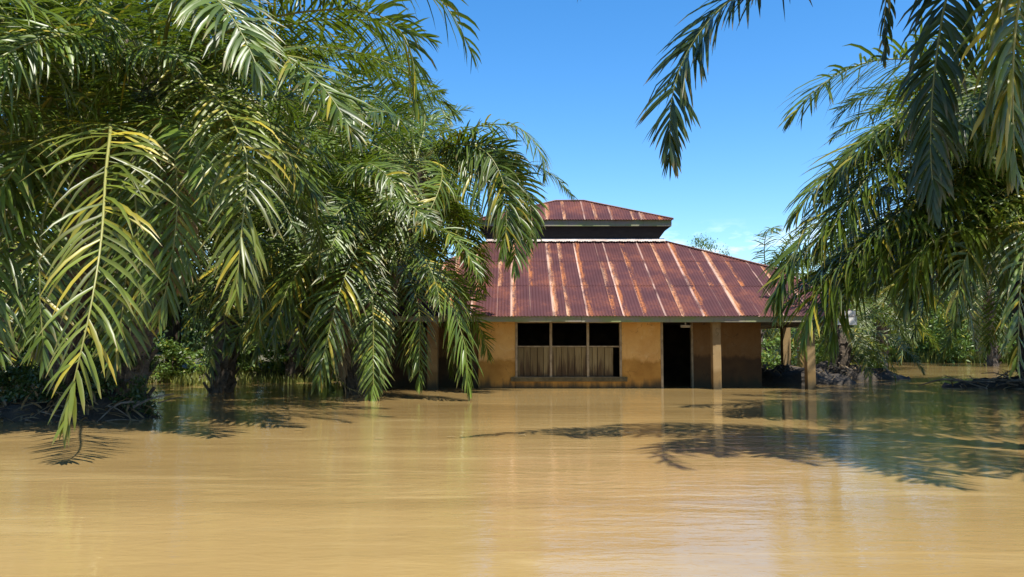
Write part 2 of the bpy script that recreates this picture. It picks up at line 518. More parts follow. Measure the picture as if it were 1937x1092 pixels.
# window: frame, sill, plank shutters
win = MB()
win.box(x_b, x_b + .07, WF - .03, WF + .12, zs_bot - .02, ZT - .05)
win_o = hb(win, "window", M['trim'])
for px in (1042, 1112):
    xm = WX(px, WF)
    block("mullion", M['trim'], xm - .04, xm + .04, WF - .02, WF + .10, zs_bot - .02, ZT - .05, 0.006, win_o)
block("mullion", M['trim'], x_c - .07, x_c - .002, WF - .03, WF + .12, zs_bot - .02, ZT - .05, 0.006, win_o)
block("transom", M['trim'], x_b + .072, x_c - .072, WF + .012, WF + .085, zs_top - .0, zs_top + .045, 0.006, win_o)
block("head_rail", M['trim'], x_b + .072, x_c - .072, WF + .012, WF + .085, ztop_open, ztop_open + .06, 0.006, win_o)
block("sill", M['sill'], WX(966, WF), WX(1186, WF), WF - .055, WF - .032, zs_bot - .17, zs_bot - .03, 0.015, win_o)
block("sill", M['trim'], WX(971, WF), WX(1181, WF), WF - .050, WF + .1, zs_bot - .029, zs_bot - .021, 0, win_o)
xs = [x_b + .075]
while xs[-1] < WX(1160, WF) - .12:
    xs.append(xs[-1] + rng.uniform(.16, .24))
xs[-1] = WX(1160, WF)
for a, b_ in zip(xs[:-1], xs[1:]):
    off = rng.uniform(0, .018)
    block("plank", M['plank'], a + .007, b_ - .007, WF + .03 + off, WF + .055 + off, zs_bot - .02, zs_top - .001 - rng.uniform(0, .012), 0.004, win_o)

# left porch window frame
lw = MB(); lw.box(WX(750, 27.6), WX(757, 27.6), 27.57, 27.602, P(780, 640, 27.6).z, ZT - .1)
lwo = hb(lw, "window", M['trim'])
block("mullion", M['trim'], WX(778, 27.6), WX(783, 27.6), 27.57, 27.602, P(780, 640, 27.6).z, ZT - .1, 0.005, lwo)
# door frame (the door itself is gone)
df = MB()
df.box(x_d - .002, x_d + .07, WF - .015, WF + .17, -1, ZT - .04)
dfo = hb(df, "door_frame", M['trim'])
block("jamb", M['trim'], x_e - .07, x_e + .0, WR - .02, WR + .16, -1, ZT - .04, 0.006, dfo)

# porch posts
def post(px, Y, wpx, z0=-1.0):
    xc = WX(px, Y); hw = wpx / F * Y / 2
    o = block("porch_post", M['post'], xc - hw, xc + hw, Y - hw, Y + hw, z0, ZS + .028, 0.02)
    return o
post(1354, 25.45, 16); post(1531, 25.45, 16); post(819, 25.45, 20); post(1486, 31.5, 15); post(668, 25.45, 18)
post(1515, 37.5, 12)

# fascia boards
zf0, zf1 = ZS, ZE - .015
block("fascia_board", M['fascia'], XL, WX(1100, EY), EY + .02, EY + .06, zf0, zf1, 0.006)
block("fascia_board", M['fascia'], WX(1100, EY) + .006, XR - .25, EY + .02, EY + .06, zf0 - .01, zf1, 0.006)
block("fascia_board", M['fascia'], XL + .02, XL + .06, EY + .066, 39.5, zf0, zf1, 0.006)
# right hand gable end board, whiter than the front fascia
block("end_board", M['white'], XR - .62, XR, EY - .05, EY - .01, zf0 - .10, zf1 + .16, 0.006)
block("fascia_board", M['white'], XR - .05, XR - .01, EY - .005, 39.5, zf0 - .06, zf1 + .02, 0.006)

# --- corrugated roof planes
def roof_plane(parent, E0, E1, V, vmax, courses, edges_seed, mat, name="roof_sheet", pattern=True, v_over=0.06):
    """E0->E1 runs along the eave, V is the unit vector up the slope, vmax(u) how far up the plane goes"""
    E0, E1, V = Vector(E0), Vector(E1), Vector(V).normalized()
    U = (E1 - E0).normalized(); L = (E1 - E0).length
    N = U.cross(V).normalized()
    if N.z < 0: N = -N
    rg = random.Random(edges_seed)
    edges, u, k = [], -rg.uniform(0, .4) if not pattern else pattern_start, 0
    wid = [0.75, 0.42, 0.66]
    while u < L:
        edges.append((u, k % 3)); u += wid[k % 3] * (1 + rg.uniform(-.16, .16)); k += 1
    edges.append((u, k % 3))
    styles = {0: 0.35, 1: 0.0, 2: 1.0}
    for ci, (v0, v1) in enumerate(courses):
        for si in range(len(edges) - 1):
            ua, ub = edges[si][0], edges[si + 1][0] + .05
            st = styles[edges[si][1]]
            if rg.random() < .35: st = rg.choice([0.0, .35, 1.0])
            rs = rg.random()
            lift = 0.006 + ci * 0.006 + (0.006 if si % 2 else 0.0) + rg.uniform(0, .004)
            tilt = rg.uniform(-.004, .004)
            nseg = max(6, int(round((ub - ua) / 0.0254)))
            cols = []
            dv0 = rg.uniform(-.03, .03)
            for i in range(nseg + 1):
                uu = ua + (ub - ua) * i / nseg
                if uu < 0 or uu > L: continue
                top = min(v1 + .10, vmax(uu)); bot = v0 + (dv0 if ci == 0 else dv0 * .6)
                if ci == 0: bot = -v_over + dv0 * .7
                if top <= bot + .03: continue
                hgt = 0.014 * math.cos(2 * math.pi * uu / 0.1016) + lift + tilt * i / nseg
                base = E0 + U * uu
                cols.append((base + V * bot + N * (hgt + (0.004 if ci else 0)), base + V * top + N * hgt, uu - ua))
            if len(cols) < 3: continue
            b = MB(); vs, cs = [], []
            for p0, p1, du in cols:
                vs += [p0, p1]; cs += [(du / 2, st, rs, 1)] * 2
            fs = [(2 * i, 2 * i + 2, 2 * i + 3, 2 * i + 1) for i in range(len(cols) - 1)]
            b.v, b.f, b.c = [tuple(p) for p in vs], fs, cs
            hb(b, name, mat, parent, True)

def piecewise(pts):
    def f(u):
        if u <= pts[0][0]: return pts[0][1]
        for (a, va), (b_, vb) in zip(pts[:-1], pts[1:]):
            if u <= b_: return va + (vb - va) * (u - a) / (b_ - a)
        return pts[-1][1]
    return f

slope = Vector((0, RYF - EY, ZR - ZE)); SL = slope.length
def on_slope(px, py):
    """(u, v) on the front plane for a pixel of its outline"""
    n = Vector((0, -(ZR - ZE), RYF - EY)).normalized()
    o = Vector((0, 0, CAM_H)); d = (P(px, py, 10) - o).normalized()
    e = Vector((XL, EY, ZE)); k = (e - o).dot(n) / d.dot(n)
    q = o + d * k - e
    return q.x, q.dot(slope.normalized())
hipL = [on_slope(925, 457)]; hipR = [on_slope(1252, 457), on_slope(1480, 513)]
LEN = XR - XL
roof_low = hb(MB(), "lower_roof", M['roof'])
pattern_start = (WX(980, EY) - XL) % 1.83 - 1.83
roof_plane(roof_low, (XL, EY, ZE), (XR, EY, ZE), slope,
           piecewise([(0, 0), (hipL[0][0], SL), (hipR[0][0], SL), (hipR[1][0], hipR[1][1]), (LEN, 0)]),
           [(0, 2.25), (2.25, 4.45), (4.45, 7)], 5, M['roof'])
# top of the lower roof
TL = Vector((XL + hipL[0][0], RYF, ZR)); TR = Vector((XL + hipR[0][0], RYF, ZR))
BY = 39.6; RYB = RYF + 3.0
vl = Vector((TL.x - XL, 0, ZR - ZE)); 
roof_plane(roof_low, (XL, BY, ZE), (XL, EY, ZE), vl,
           piecewise([(0, 0), (BY - RYB, vl.length), (BY - RYF, vl.length), (BY - EY, 0)]), [(0, 20)], 6, M['roof'], pattern=False)
knee = Vector((XL + hipR[1][0], EY, ZE)) + slope.normalized() * hipR[1][1]
# right side: shallow upper pitch, steep lower pitch, joined into plain sheets
side = MB()
kb = Vector((knee.x, BY - (knee.y - EY), knee.z))
side.add([(XR, EY, ZE), (XR, BY, ZE), kb, knee, (TR.x, RYB, ZR), (TR.x, RYF, ZR)],
         [(0, 1, 2, 3), (3, 2, 4, 5)], (0.3, 0, .5, 1))
hb(side, "side_sheeting", M['roof'], roof_low)
back = MB()
back.add([(XL, BY, ZE), (XR, BY, ZE), kb, (TR.x, RYB, ZR), (TL.x, RYB, ZR)], [(0, 1, 2, 3, 4)], (0.3, 0, .5, 1))
hb(back, "back_sheeting", M['roof'], roof_low)
def cap(pts, r, mat, parent, name="ridge_cap"):
    b = MB(); b.tube(pts, [r] * len(pts), 6, flat=.6)
    return hb(b, name, mat, parent, True)
E = Vector((0, 0, .03))
cap([Vector((XL, EY, ZE)) + E, TL + E], .07, M['ridge'], roof_low)
cap([TR + E, knee + E, Vector((XR, EY, ZE)) + E], .07, M['ridge'], roof_low)
# pale flashing along the top, scalloped over the corrugations
fl = MB(); vs = []; n = 140
for i in range(n + 1):
    x = TL.x - .1 + (TR.x - TL.x + .2) * i / n
    wv = .025 * math.cos(2 * math.pi * x / .33) + .02 * mnoise.noise(Vector((x * 2, 0, 0)))
    q = Vector((x, RYF, ZR)) - slope.normalized() * (.27 + wv)
    vs += [q + Vector((0, -.03, .10 + .012 * math.cos(2 * math.pi * x / .1))), Vector((x, RYF + .02, ZR + .12))]
fl.add(vs, [(2 * i, 2 * i + 2, 2 * i + 3, 2 * i + 1) for i in range(n)])
hb(fl, "flashing", M['flash'], roof_low, True)

# --- clerestory and upper roof
UE_Y = 30.5
zu0 = P(1150, 415, UE_Y).z
RY2 = 32.3
zr2 = P(1080, 381, RY2).z
ux0, ux1 = -1.32, WX(1277, UE_Y)
rx0, rx1 = WX(1052, RY2), WX(1106, RY2)
cl = MB()
ci0, ci1 = TL.x + .02, WX(1246, RYF)
zt_ = zu0 - .26
# flared skirt of boards under the upper eave
a0, a1 = ux0 + .14, ux1 - .16
cl.add([(a0, UE_Y + .12, zt_ + .02), (a1, UE_Y + .12, zt_ + .02), (ci1, RYF + .04, ZR + .02), (ci0, RYF + .04, ZR + .02),
        (a0, 2 * RY2 - UE_Y - .12, zt_ + .02), (a1, 2 * RY2 - UE_Y - .12, zt_ + .02), (ci1, RYB - .04, ZR + .02), (ci0, RYB - .04, ZR + .02)],
       [(0, 1, 2, 3), (1, 5, 6, 2), (5, 4, 7, 6), (4, 0, 3, 7)])
hb(cl, "clerestory_skirt", M['shaded_wood'])
block("upper_fascia", M['fascia'], ux0 + .05, ux1 - .06, UE_Y + .04, UE_Y + .09, zt_, zu0 - .01, 0.006)
block("upper_fascia", M['shaded_wood'], ux1 - .115, ux1 - .065, UE_Y + .096, 2 * RY2 - UE_Y - .1, zt_, zu0 - .01, 0.006)
block("upper_fascia", M['shaded_wood'], ux0 + .05, ux0 + .10, UE_Y + .096, 2 * RY2 - UE_Y - .1, zt_, zu0 - .01, 0.006)
roof_up = hb(MB(), "upper_roof", M['roof'])
su = Vector((0, RY2 - UE_Y, zr2 - zu0))
pattern_start = -.35
roof_plane(roof_up, (ux0, UE_Y, zu0), (ux1, UE_Y, zu0), su,
           piecewise([(0, 0), (rx0 - ux0, su.length), (rx1 - ux0, su.length), (ux1 - ux0, 0)]), [(0, 9)], 9, M['roof'])
ub = MB(); yb = 2 * RY2 - UE_Y
ub.add([(ux0, UE_Y, zu0), (ux1, UE_Y, zu0), (ux0, yb, zu0), (ux1, yb, zu0), (rx0, RY2, zr2), (rx1, RY2, zr2)],
       [(1, 3, 5), (3, 2, 4, 5), (2, 0, 4)], (0.3, 0, .5, 1))
hb(ub, "side_sheeting", M['roof'], roof_up)
cap([(ux0, UE_Y, zu0 + .02), (rx0, RY2, zr2 + .03), (rx1, RY2, zr2 + .03), (ux1, UE_Y, zu0 + .02)], .055, M['ridge'], roof_up)

# tube light under the porch ceiling, by the open door
tl = empty("ceiling_light", (WX(1297, 27.0), 27.0, P(1297, 619, 27.0).z))
tag(tl, "unlit tube light fitting on the porch ceiling above the dark doorway", "lamp")
b = MB(); b.box(-.17, .17, -.05, .05, .02, .07); bevelled(b.build("housing", M['grey_metal'], tl), .008)
b = MB(); b.tube([(-.16, 0, 0), (.16, 0, 0)], [.018, .018], 8); b.build("tube", M['white'], tl, True)
b = MB(); b.box(-.02, .02, -.02, .02, .07, ZS + .03 - tl.location.z); b.build("bracket", M['grey_metal'], tl)

# ------------------------------------------------------------------ palms
def catmull(pts, n):
    pts = [Vector(p) for p in pts]
    q = [pts[0] * 2 - pts[1]] + pts + [pts[-1] * 2 - pts[-2]]
    dens = []
    for i in range(1, len(q) - 2):
        for k in range(16):
            u = k / 16
            a, b, c, d = q[i - 1], q[i], q[i + 1], q[i + 2]
            dens.append(.5 * ((2 * b) + (c - a) * u + (2 * a - 5 * b + 4 * c - d) * u * u + (3 * b - a - 3 * c + d) * u ** 3))
    dens.append(pts[-1])
    L = [0]
    for a, b in zip(dens[:-1], dens[1:]): L.append(L[-1] + (b - a).length)
    out, j = [], 0
    for i in range(n):
        s = L[-1] * i / (n - 1)
        while j < len(L) - 2 and L[j + 1] < s: j += 1
        k = (s - L[j]) / max(1e-6, L[j + 1] - L[j])
        out.append(dens[j].lerp(dens[j + 1], k))
    return out, L[-1]

def leaflet_geo(p, d, nrm, length, width, droop, rg, segs=4, fold=0.28):
    """one folded, drooping, pointed leaflet: 3 vertices across"""
    vs = []
    d = d.normalized(); q = p.copy()
    prof = [0.55, 1.0, 0.95, 0.7, 0.06] if segs == 4 else [0.6, 1.0, 0.75, 0.06]
    kink = rg.random() < .05
    kpos = rg.randint(1, segs - 1)
    for i in range(segs + 1):
        w = d.cross(nrm)
        if w.length < .05: w = d.cross(Vector((.3, .5, .8)))
        w.normalize(); n2 = w.cross(d).normalized()
        if n2.dot(nrm) < 0: n2 = -n2
        hw = width * .5 * prof[i]
        vs += [q - w * hw + n2 * (hw * fold), q.copy(), q + w * hw + n2 * (hw * fold)]
        if i < segs:
            g_ = droop * (0.35 + 0.9 * i / segs)
            if kink and i == kpos: g_ += 1.6
            d = (d + Vector((0, 0, -1)) * g_ / segs * 2).normalized()
            q = q + d * (length / segs)
    fs = []
    for i in range(segs):
        a = 3 * i
        fs += [(a, a + 1, a + 4, a + 3), (a + 1, a + 2, a + 5, a + 4)]
    return vs, fs

def frond_build(pts, S, Lmax, width, npairs, seed, droop=0.55, yellow=0.05, separate=None, rad=0.05, t0=0.16, segs=4, ruffle=.42, gaps=0.03, fwd=(12, 58), tone=0.0):
    """pts: rachis from base to tip; S: sideways reference. Returns a MB (rachis + leaflets) or, with separate=list,
    puts every leaflet as (verts, faces, colour) into that list"""
    rg = random.Random(seed)
    n = 30
    R_, total = catmull(pts, n)
    b = MB()
    yr = min(1, yellow * 1.5 + .15)
    b.tube(R_, [rad * (1 - .86 * (i / (n - 1)) ** .7) for i in range(n)], 5, (0.5, yr, 0, 1), True, .7)
    nst = len(b.f)
    S = Vector(S)
    for k in range(npairs):
        t = t0 + (1 - t0) * ((k + .5) / npairs) ** .94
        for sgn in (-1, 1):
            if rg.random() < gaps: continue
            tt = min(.999, t + rg.uniform(-.35, .35) / npairs)
            fi = tt * (n - 1); i0 = int(fi); i1 = min(i0 + 1, n - 1)
            p = R_[i0].lerp(R_[i1], fi - i0)
            T = (R_[min(i0 + 2, n - 1)] - R_[max(i0 - 1, 0)]).normalized()
            s = (S - T * S.dot(T)).normalized()
            N = s.cross(T)
            if N.z < 0 and abs(T.z) < .9: N = -N
            shape = .38 + .62 * math.sin(math.pi * min(1, (.18 + .72 * (tt - t0) / (1 - t0)))) 
            if tt > .85: shape *= 1 - .45 * (tt - .85) / .15
            ln = Lmax * shape * rg.uniform(.86, 1.1)
            a = R(fwd[0] + (fwd[1] - fwd[0]) * tt + rg.gauss(0, 9))
            if tt > .93: a = R(72 + rg.uniform(-8, 8))
            lift = rg.choice([.32, .0, -.22]) * ruffle * 2 + rg.gauss(0, .16)
            d = s * (sgn * math.cos(a)) + T * math.sin(a) + N * lift
            nn = (N * .9 + s * (-sgn * .25) + Vector((rg.uniform(-.3, .3), rg.uniform(-.3, .3), rg.uniform(-.2, .3)))).normalized()
            y = 0.0
            if rg.random() < yellow: y = rg.uniform(.4, 1.0)
            y = max(y, yellow * .55 * rg.random(), tone * rg.uniform(.6, 1.3))
            col = (rg.random(), y, tt, 1)
            vs, fs = leaflet_geo(p, d, nn, ln, width * rg.uniform(.8, 1.15), droop * rg.uniform(.7, 1.35), rg, segs)
            cf = (lambda i, c=col, sg=segs: (c[0], c[1], (i // 3) / sg, 1))
            if separate is None: b.add(vs, fs, cf)
            else: separate.append((vs, fs, cf))
    return b, nst

def frond_mesh(b, nst, mat, name="frond"):
    me = b.mesh(name, M['stalk'], True)
    me.materials.append(mat)
    mi = np.ones(len(me.polygons), dtype=np.int32); mi[:nst] = 0
    me.polygons.foreach_set("material_index", mi)
    return me

def arch(e0, bend, L, n=9, seed=0):
    rg = random.Random(seed)
    pts = [Vector((0, 0, 0))]; side = rg.uniform(-.10, .10)
    for i in range(n):
        t = (i + .5) / n
        e = max(R(-86), R(e0 - bend * t ** 1.25))
        az = side * t * 2
        pts.append(pts[-1] + Vector((math.cos(e) * math.cos(az), math.cos(e) * math.sin(az), math.sin(e))) * (L / n))
    return pts

LIB = {}
def library(kind):
    if kind in LIB: return LIB[kind]
    out = []
    near = kind == 'near'
    for i, e0 in enumerate([84, 72, 60, 48, 34, 20, 5, -15, -40]):
        for v in range(2):
            bend = (70 if e0 > 65 else 84) + 24 * v
            pts = arch(e0, bend, 6.0, seed=i * 7 + v)
            b, nst = frond_build(pts, (0, 1, 0), 0.95 if near else .92, .052 if near else .074, 76 if near else 46,
                                 100 + i * 10 + v, droop=.26 + .22 * v, yellow=.02 + (.06 if e0 < 10 else 0), segs=4 if near else 3, fwd=(10, 52), ruffle=.45)
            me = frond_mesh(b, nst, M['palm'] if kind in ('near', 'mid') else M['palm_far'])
            out.append((e0, v, me, pts))
    LIB[kind] = out
    return out

GAP = [(905, 1425, -400, 440), (935, 1425, 430, 740), (1425, 1470, -400, 370), (1000, 1230, -900, 380)]
GAP_NEAR = [(1425, 1690, -500, 130), (1425, 1545, 225, 335), (1590, 1900, 590, 780), (1440, 1660, 630, 780), (245, 395, 610, 790), (470, 560, 690, 790)]
def clear(points, strict=True):
    bad = 0
    for p in points:
        if p.y < 1: return False
        x, y = seen_at(p)
        for (x0, x1, y0, y1) in GAP:
            if x0 < x < x1 and y0 < y < y1: bad += 1
        if p.y < 31:
            for (x0, x1, y0, y1) in GAP_NEAR:
                if x0 < x < x1 and y0 < y < y1: bad += 1
    return bad == 0

TRUNKS = {}
def palm_trunk(base, crown, r0, r1, seed):
    rg = random.Random(seed)
    b = MB(); n = 9
    mid = (base + crown) / 2 + Vector((rg.uniform(-.15, .15), rg.uniform(-.15, .15), 0))
    pts, L = catmull([base, mid, crown], n)
    b.tube(pts, [r0 + (r1 - r0) * i / (n - 1) for i in range(n)], 10)
    k = int(L * 16)
    for i in range(k):                       # stubs of the cut fronds, in a spiral
        f = (i + .5) / k * (n - 1); i0 = min(int(f), n - 2)
        c = pts[i0].lerp(pts[i0 + 1], f - i0)
        a = i * 2.399 + rg.uniform(-.2, .2); rr = r0 + (r1 - r0) * f / (n - 1)
        o = Vector((math.cos(a), math.sin(a), 0)); s = Vector((-math.sin(a), math.cos(a), 0))
        q = c + o * rr * .85; ln = rg.uniform(.14, .34)
        tip = q + o * ln * .7 + Vector((0, 0, ln))
        w = .09
        b.add([q - s * w, q + s * w, q + Vector((0, 0, -.14)), tip - s * w * .5, tip + s * w * .5, tip + o * .05 - Vector((0, 0, .04))],
              [(0, 3, 4, 1), (2, 5, 3, 0), (1, 4, 5, 2), (3, 5, 4)], (rg.random(), 0, 0, 1))
    return b

def palm(name, label, base, crown, nf, seed, kind='near', length=6.0, emin=-30, heroes=(), group=None, r=(.34, .3), az_skip=None, cat="palm tree", check=True, trunk=True):
    rg = random.Random(seed)
    base, crown = Vector(base), Vector(crown)
    root = empty(name, base)
    tag(root, label, cat, group)
    b = palm_trunk(Vector((0, 0, 0)), crown - base, r[0], r[1], seed)
    b.build("trunk", M['bark'], root)
    lib = library(kind)
    for i in range(nf):
        f = (i + .5) / nf
        e = 84 - (84 - emin) * f ** .85 + rg.uniform(-9, 9)
        az = i * 2.39996 + rg.uniform(-.3, .3)
        best = sorted(lib, key=lambda q: abs(q[0] - e))[:2]
        e0, v, me, pts = rg.choice(best)
        sc = length / 6.0 * rg.uniform(.85, 1.12)
        tries = 0
        while tries < 6:
            rot = Matrix.Rotation(az, 4, 'Z') @ Matrix.Rotation(R(rg.uniform(-32, 32)), 4, 'X')
            wp = [crown + (rot @ (p * sc)) for p in pts]
            if not check or (clear(wp) and min(p.z for p in wp) > .05): break
            az += 1.05; tries += 1
        else:
            continue
        o = link("frond", me, root)
        o.location = crown - base + (rot @ Vector((.10, 0, -.05 - .3 * f)))
        o.rotation_euler = rot.to_euler(); o.scale = (sc, sc, sc)
    for h in heroes: hero(root, crown, **h)
    return root

def hero(root, crown, path, Lmax=1.0, width=.06, n=46, seed=1, S=None, droop=.55, yellow=.06, sep=False, mat='palm', rad=.05, from_crown=True, t0=.16, ruffle=.42, label=None, segs=4, fwd=(12, 58), tone=0.0):
    """a frond whose rachis is given point by point: (px, py, distance)"""
    base = root.location
    pts = ([crown] if from_crown else []) + [P(*q) for q in path]
    d = pts[-1] - pts[0]
    if S is None:
        h = Vector((d.x, d.y, 0))
        S = Vector((-h.y, h.x, 0)).normalized() if h.length > .3 else Vector((1, 0, 0))
    pts = [p - base for p in pts]
    lst = [] if sep else None
    b, nst = frond_build(pts, S, Lmax, width, n, seed, droop, yellow, lst, rad, t0, segs, ruffle, fwd=fwd, tone=tone)
    o = link("frond", frond_mesh(b, nst, M[mat]), root)
    if label: o["label"] = label
    if sep:
        for vs, fs, col in lst:
            lb = MB(); lb.add(vs, fs, col)
            lb.build("leaflet", M[mat], o, True)
    return o

# left: two palms on the mud bank close by
palm("oil_palm", "near oil palm on the left mud bank, with a yellowing frond hanging to the water",
     (-9.0, 15.9, -.3), (-8.0, 15.2, 4.9), 26, 21, 'near', 5.6, 5, heroes=[
     dict(path=[(208, 235, 12.6), (200, 330, 11.2), (192, 450, 10.3), (172, 580, 9.8), (145, 700, 9.6), (122, 800, 9.6)], Lmax=1.15, width=.052, n=66, seed=2, yellow=.14, tone=.13, sep=True, S=(1, 0, 0), droop=.62, ruffle=.5, t0=.08, label="long yellowing frond hanging down to the water", fwd=(-4, 58)),
     dict(path=[(200, 300, 14.2), (240, 420, 13.6), (235, 560, 13.4), (215, 690, 13.4)], Lmax=1.0, n=70, seed=69, S=(1, .1, 0), droop=.3),
     dict(path=[(130, 290, 13.8), (85, 400, 13.0), (75, 540, 12.8), (85, 690, 12.8)], Lmax=1.0, n=70, seed=70, S=(1, .1, 0), droop=.3),
     dict(path=[(100, 250, 13.2), (20, 330, 12.2), (-60, 470, 11.6)], Lmax=1.0, seed=3),
     dict(path=[(60, 300, 13.6), (10, 420, 12.8), (-15, 560, 12.4), (-20, 700, 12.4)], Lmax=1.0, seed=4, S=(1, .3, 0)),
     ])
palm("oil_palm", "tall oil palm on the left mud bank, its long fronds arching over the open water",
     (-7.7, 16.1, -.2), (-7.0, 15.6, 6.6), 30, 22, 'near', 6.2, 10, heroes=[
     dict(path=[(345, 130, 14.2), (405, 180, 13.2), (445, 240, 12.4), (468, 310, 12.0), (458, 430, 11.7), (445, 565, 11.6)], Lmax=1.15, width=.05, n=60, seed=5, yellow=.14, tone=.12, sep=True, S=(1, .12, 0), droop=.6, ruffle=.5, fwd=(2, 58), label="yellow-green frond arching to the right"),
     dict(path=[(400, 75, 14.8), (520, 32, 14.0), (650, 18, 13.4), (735, 38, 13.0), (778, 100, 12.8), (788, 205, 12.7)], Lmax=1.20, width=.05, n=74, seed=6, yellow=.04, sep=True, S=(.55, -.8, .1), droop=.5, ruffle=.30, label="long frond bending down at the edge of the blue sky"),
     dict(path=[(420, 30, 14.6), (600, -60, 14.0), (760, -50, 13.6), (850, 20, 13.4), (895, 110, 13.3)], Lmax=1.15, n=48, seed=7, S=(.35, -1, 0)),
     dict(path=[(290, 260, 14.6), (330, 350, 14.0), (345, 450, 13.9), (338, 540, 13.9)], Lmax=.8, n=44, seed=95, S=(1, .2, 0), droop=.9, mat='dry', label="dead brown frond hanging against the trunk"),
     dict(path=[(300, 190, 14.2), (330, 290, 13.2), (335, 400, 12.8), (320, 520, 12.7), (300, 600, 12.7)], Lmax=1.05, n=70, seed=66, S=(1, .1, 0), droop=.3),
     dict(path=[(270, 200, 14.2), (255, 320, 13.4), (262, 450, 13.1), (270, 590, 13.0)], Lmax=1.0, n=70, seed=67, S=(1, -.1, 0), droop=.3),
     dict(path=[(340, 160, 14.6), (430, 200, 14.0), (530, 270, 13.6), (600, 380, 13.4)], Lmax=1.05, n=74, seed=68, droop=.35),
     dict(path=[(330, 110, 14.6), (250, 120, 13.6), (190, 170, 13), (150, 260, 12.6)], Lmax=1.1, seed=8, S=(.4, -1, 0)),
     ])
palm("oil_palm", "oil palm outside the left edge, only its fronds reaching into the upper left corner",
     (-12.6, 15.2, -.4), (-11.6, 14.6, 6.6), 18, 23, 'near', 5.6, 5, heroes=[
     dict(path=[(-60, -10, 13.6), (40, 55, 13), (110, 135, 12.6), (165, 245, 12.4)], Lmax=1.1, seed=9, S=(.5, -1, .2)),
     ])
# left: palms in front of the house
palm("oil_palm", "dark oil palm standing in the water left of the house, behind the two near palms",
     (-8.65, 24.0, -.8), (-8.4, 23.6, 5.6), 44, 24, 'mid', 6.0, -45)
palm("oil_palm", "low bushy oil palm beside the left porch, its fronds trailing in the water",
     (-4.4, 23.2, -.8), (-4.3, 22.9, 4.7), 42, 25, 'near', 5.4, -25, heroes=[
     dict(path=[(735, 440, 22.0), (790, 490, 21.2), (845, 560, 20.6), (878, 650, 20.3), (888, 738, 20.3)], Lmax=1.15, width=.062, n=58, seed=12, droop=.7, yellow=.03),
     dict(path=[(670, 490, 22.4), (650, 560, 22.1), (645, 640, 22), (650, 715, 22)], Lmax=.7, n=40, seed=96, S=(1, .2, 0), droop=.9, mat='dry', label="dead brown frond hanging down the trunk"),
     dict(path=[(660, 440, 21.6), (600, 470, 20.2), (545, 545, 19.2), (515, 640, 18.8)], Lmax=1.2, width=.062, n=58, seed=13, droop=.7, S=(1, -.3, 0)),
     dict(path=[(690, 440, 21.4), (670, 480, 19.8), (640, 560, 18.8), (615, 660, 18.4), (600, 720, 18.3)], Lmax=1.2, width=.062, n=58, seed=14, droop=.6, S=(1, .1, 0)),
     dict(path=[(700, 480, 21.8), (712, 560, 20.8), (705, 660, 20.4), (698, 745, 20.4)], Lmax=1.0, n=44, seed=15, droop=.9, S=(1, .1, 0)),
     ])
palm("oil_palm", "tall oil palm whose fronds hang over the left end of the rusty roof",
     (-4.9, 25.6, -.8), (-2.95, 24.2, 6.9), 42, 26, 'mid', 5.2, -40, heroes=[
     dict(path=[(850, 262, 23.6), (920, 236, 23.1), (985, 245, 22.8), (1022, 290, 22.6), (1030, 335, 22.6)], Lmax=1.0, width=.062, n=58, seed=16, droop=.7),
     dict(path=[(860, 300, 23.6), (930, 302, 23.1), (1000, 310, 22.8), (1050, 335, 22.7), (1084, 372, 22.6)], Lmax=.85, width=.062, n=58, seed=17, droop=.7),
     dict(path=[(850, 310, 23.4), (910, 335, 22.6), (955, 390, 22.1), (972, 450, 22), (975, 512, 22)], Lmax=1.15, width=.062, n=58, seed=18, droop=.55, S=(1, -.3, .1)),
     dict(path=[(850, 290, 23.4), (920, 300, 22.7), (985, 345, 22.3), (1005, 410, 22.2), (1000, 470, 22.2)], Lmax=.9, n=74, seed=71, droop=.5, S=(1, -.35, .1)),
     dict(path=[(855, 275, 23.3), (915, 285, 22.6), (950, 340, 22.2), (958, 420, 22.0), (950, 480, 22)], Lmax=1.05, width=.055, n=72, seed=86, droop=.5, S=(1, -.3, .1)),
     dict(path=[(850, 285, 23.4), (925, 320, 22.7), (975, 375, 22.4), (985, 440, 22.3)], Lmax=.95, width=.055, n=70, seed=85, droop=.5, S=(1, -.3, .1)),
     dict(path=[(840, 280, 23.6), (900, 270, 23.0), (955, 290, 22.6), (985, 340, 22.5)], Lmax=1.0, n=74, seed=73, droop=.4, S=(.6, -.7, .2)),
     dict(path=[(800, 300, 23), (770, 340, 21.8), (750, 420, 21.1), (745, 500, 21)], Lmax=1.1, n=44, seed=20, droop=.6, S=(1, .1, 0)),
     ])
palm("oil_palm", "oil palm behind the left palms with its crown against the blue sky",
     (-8.4, 31, -.2), (-7.6, 31, 10.2), 40, 27, 'mid', 6.2, -40)
palm("oil_palm", "oil palm at the back left whose fronds fill the gap beside the roof",
     (-4.8, 33, -.2), (-4.2, 33, 9.6), 40, 28, 'mid', 5.8, -45)
palm("oil_palm", "shaded oil palm at the far left, low behind the mud bank",
     (-15.5, 24.5, -.4), (-15.2, 24.2, 5.0), 30, 29, 'mid', 6.0, -45)

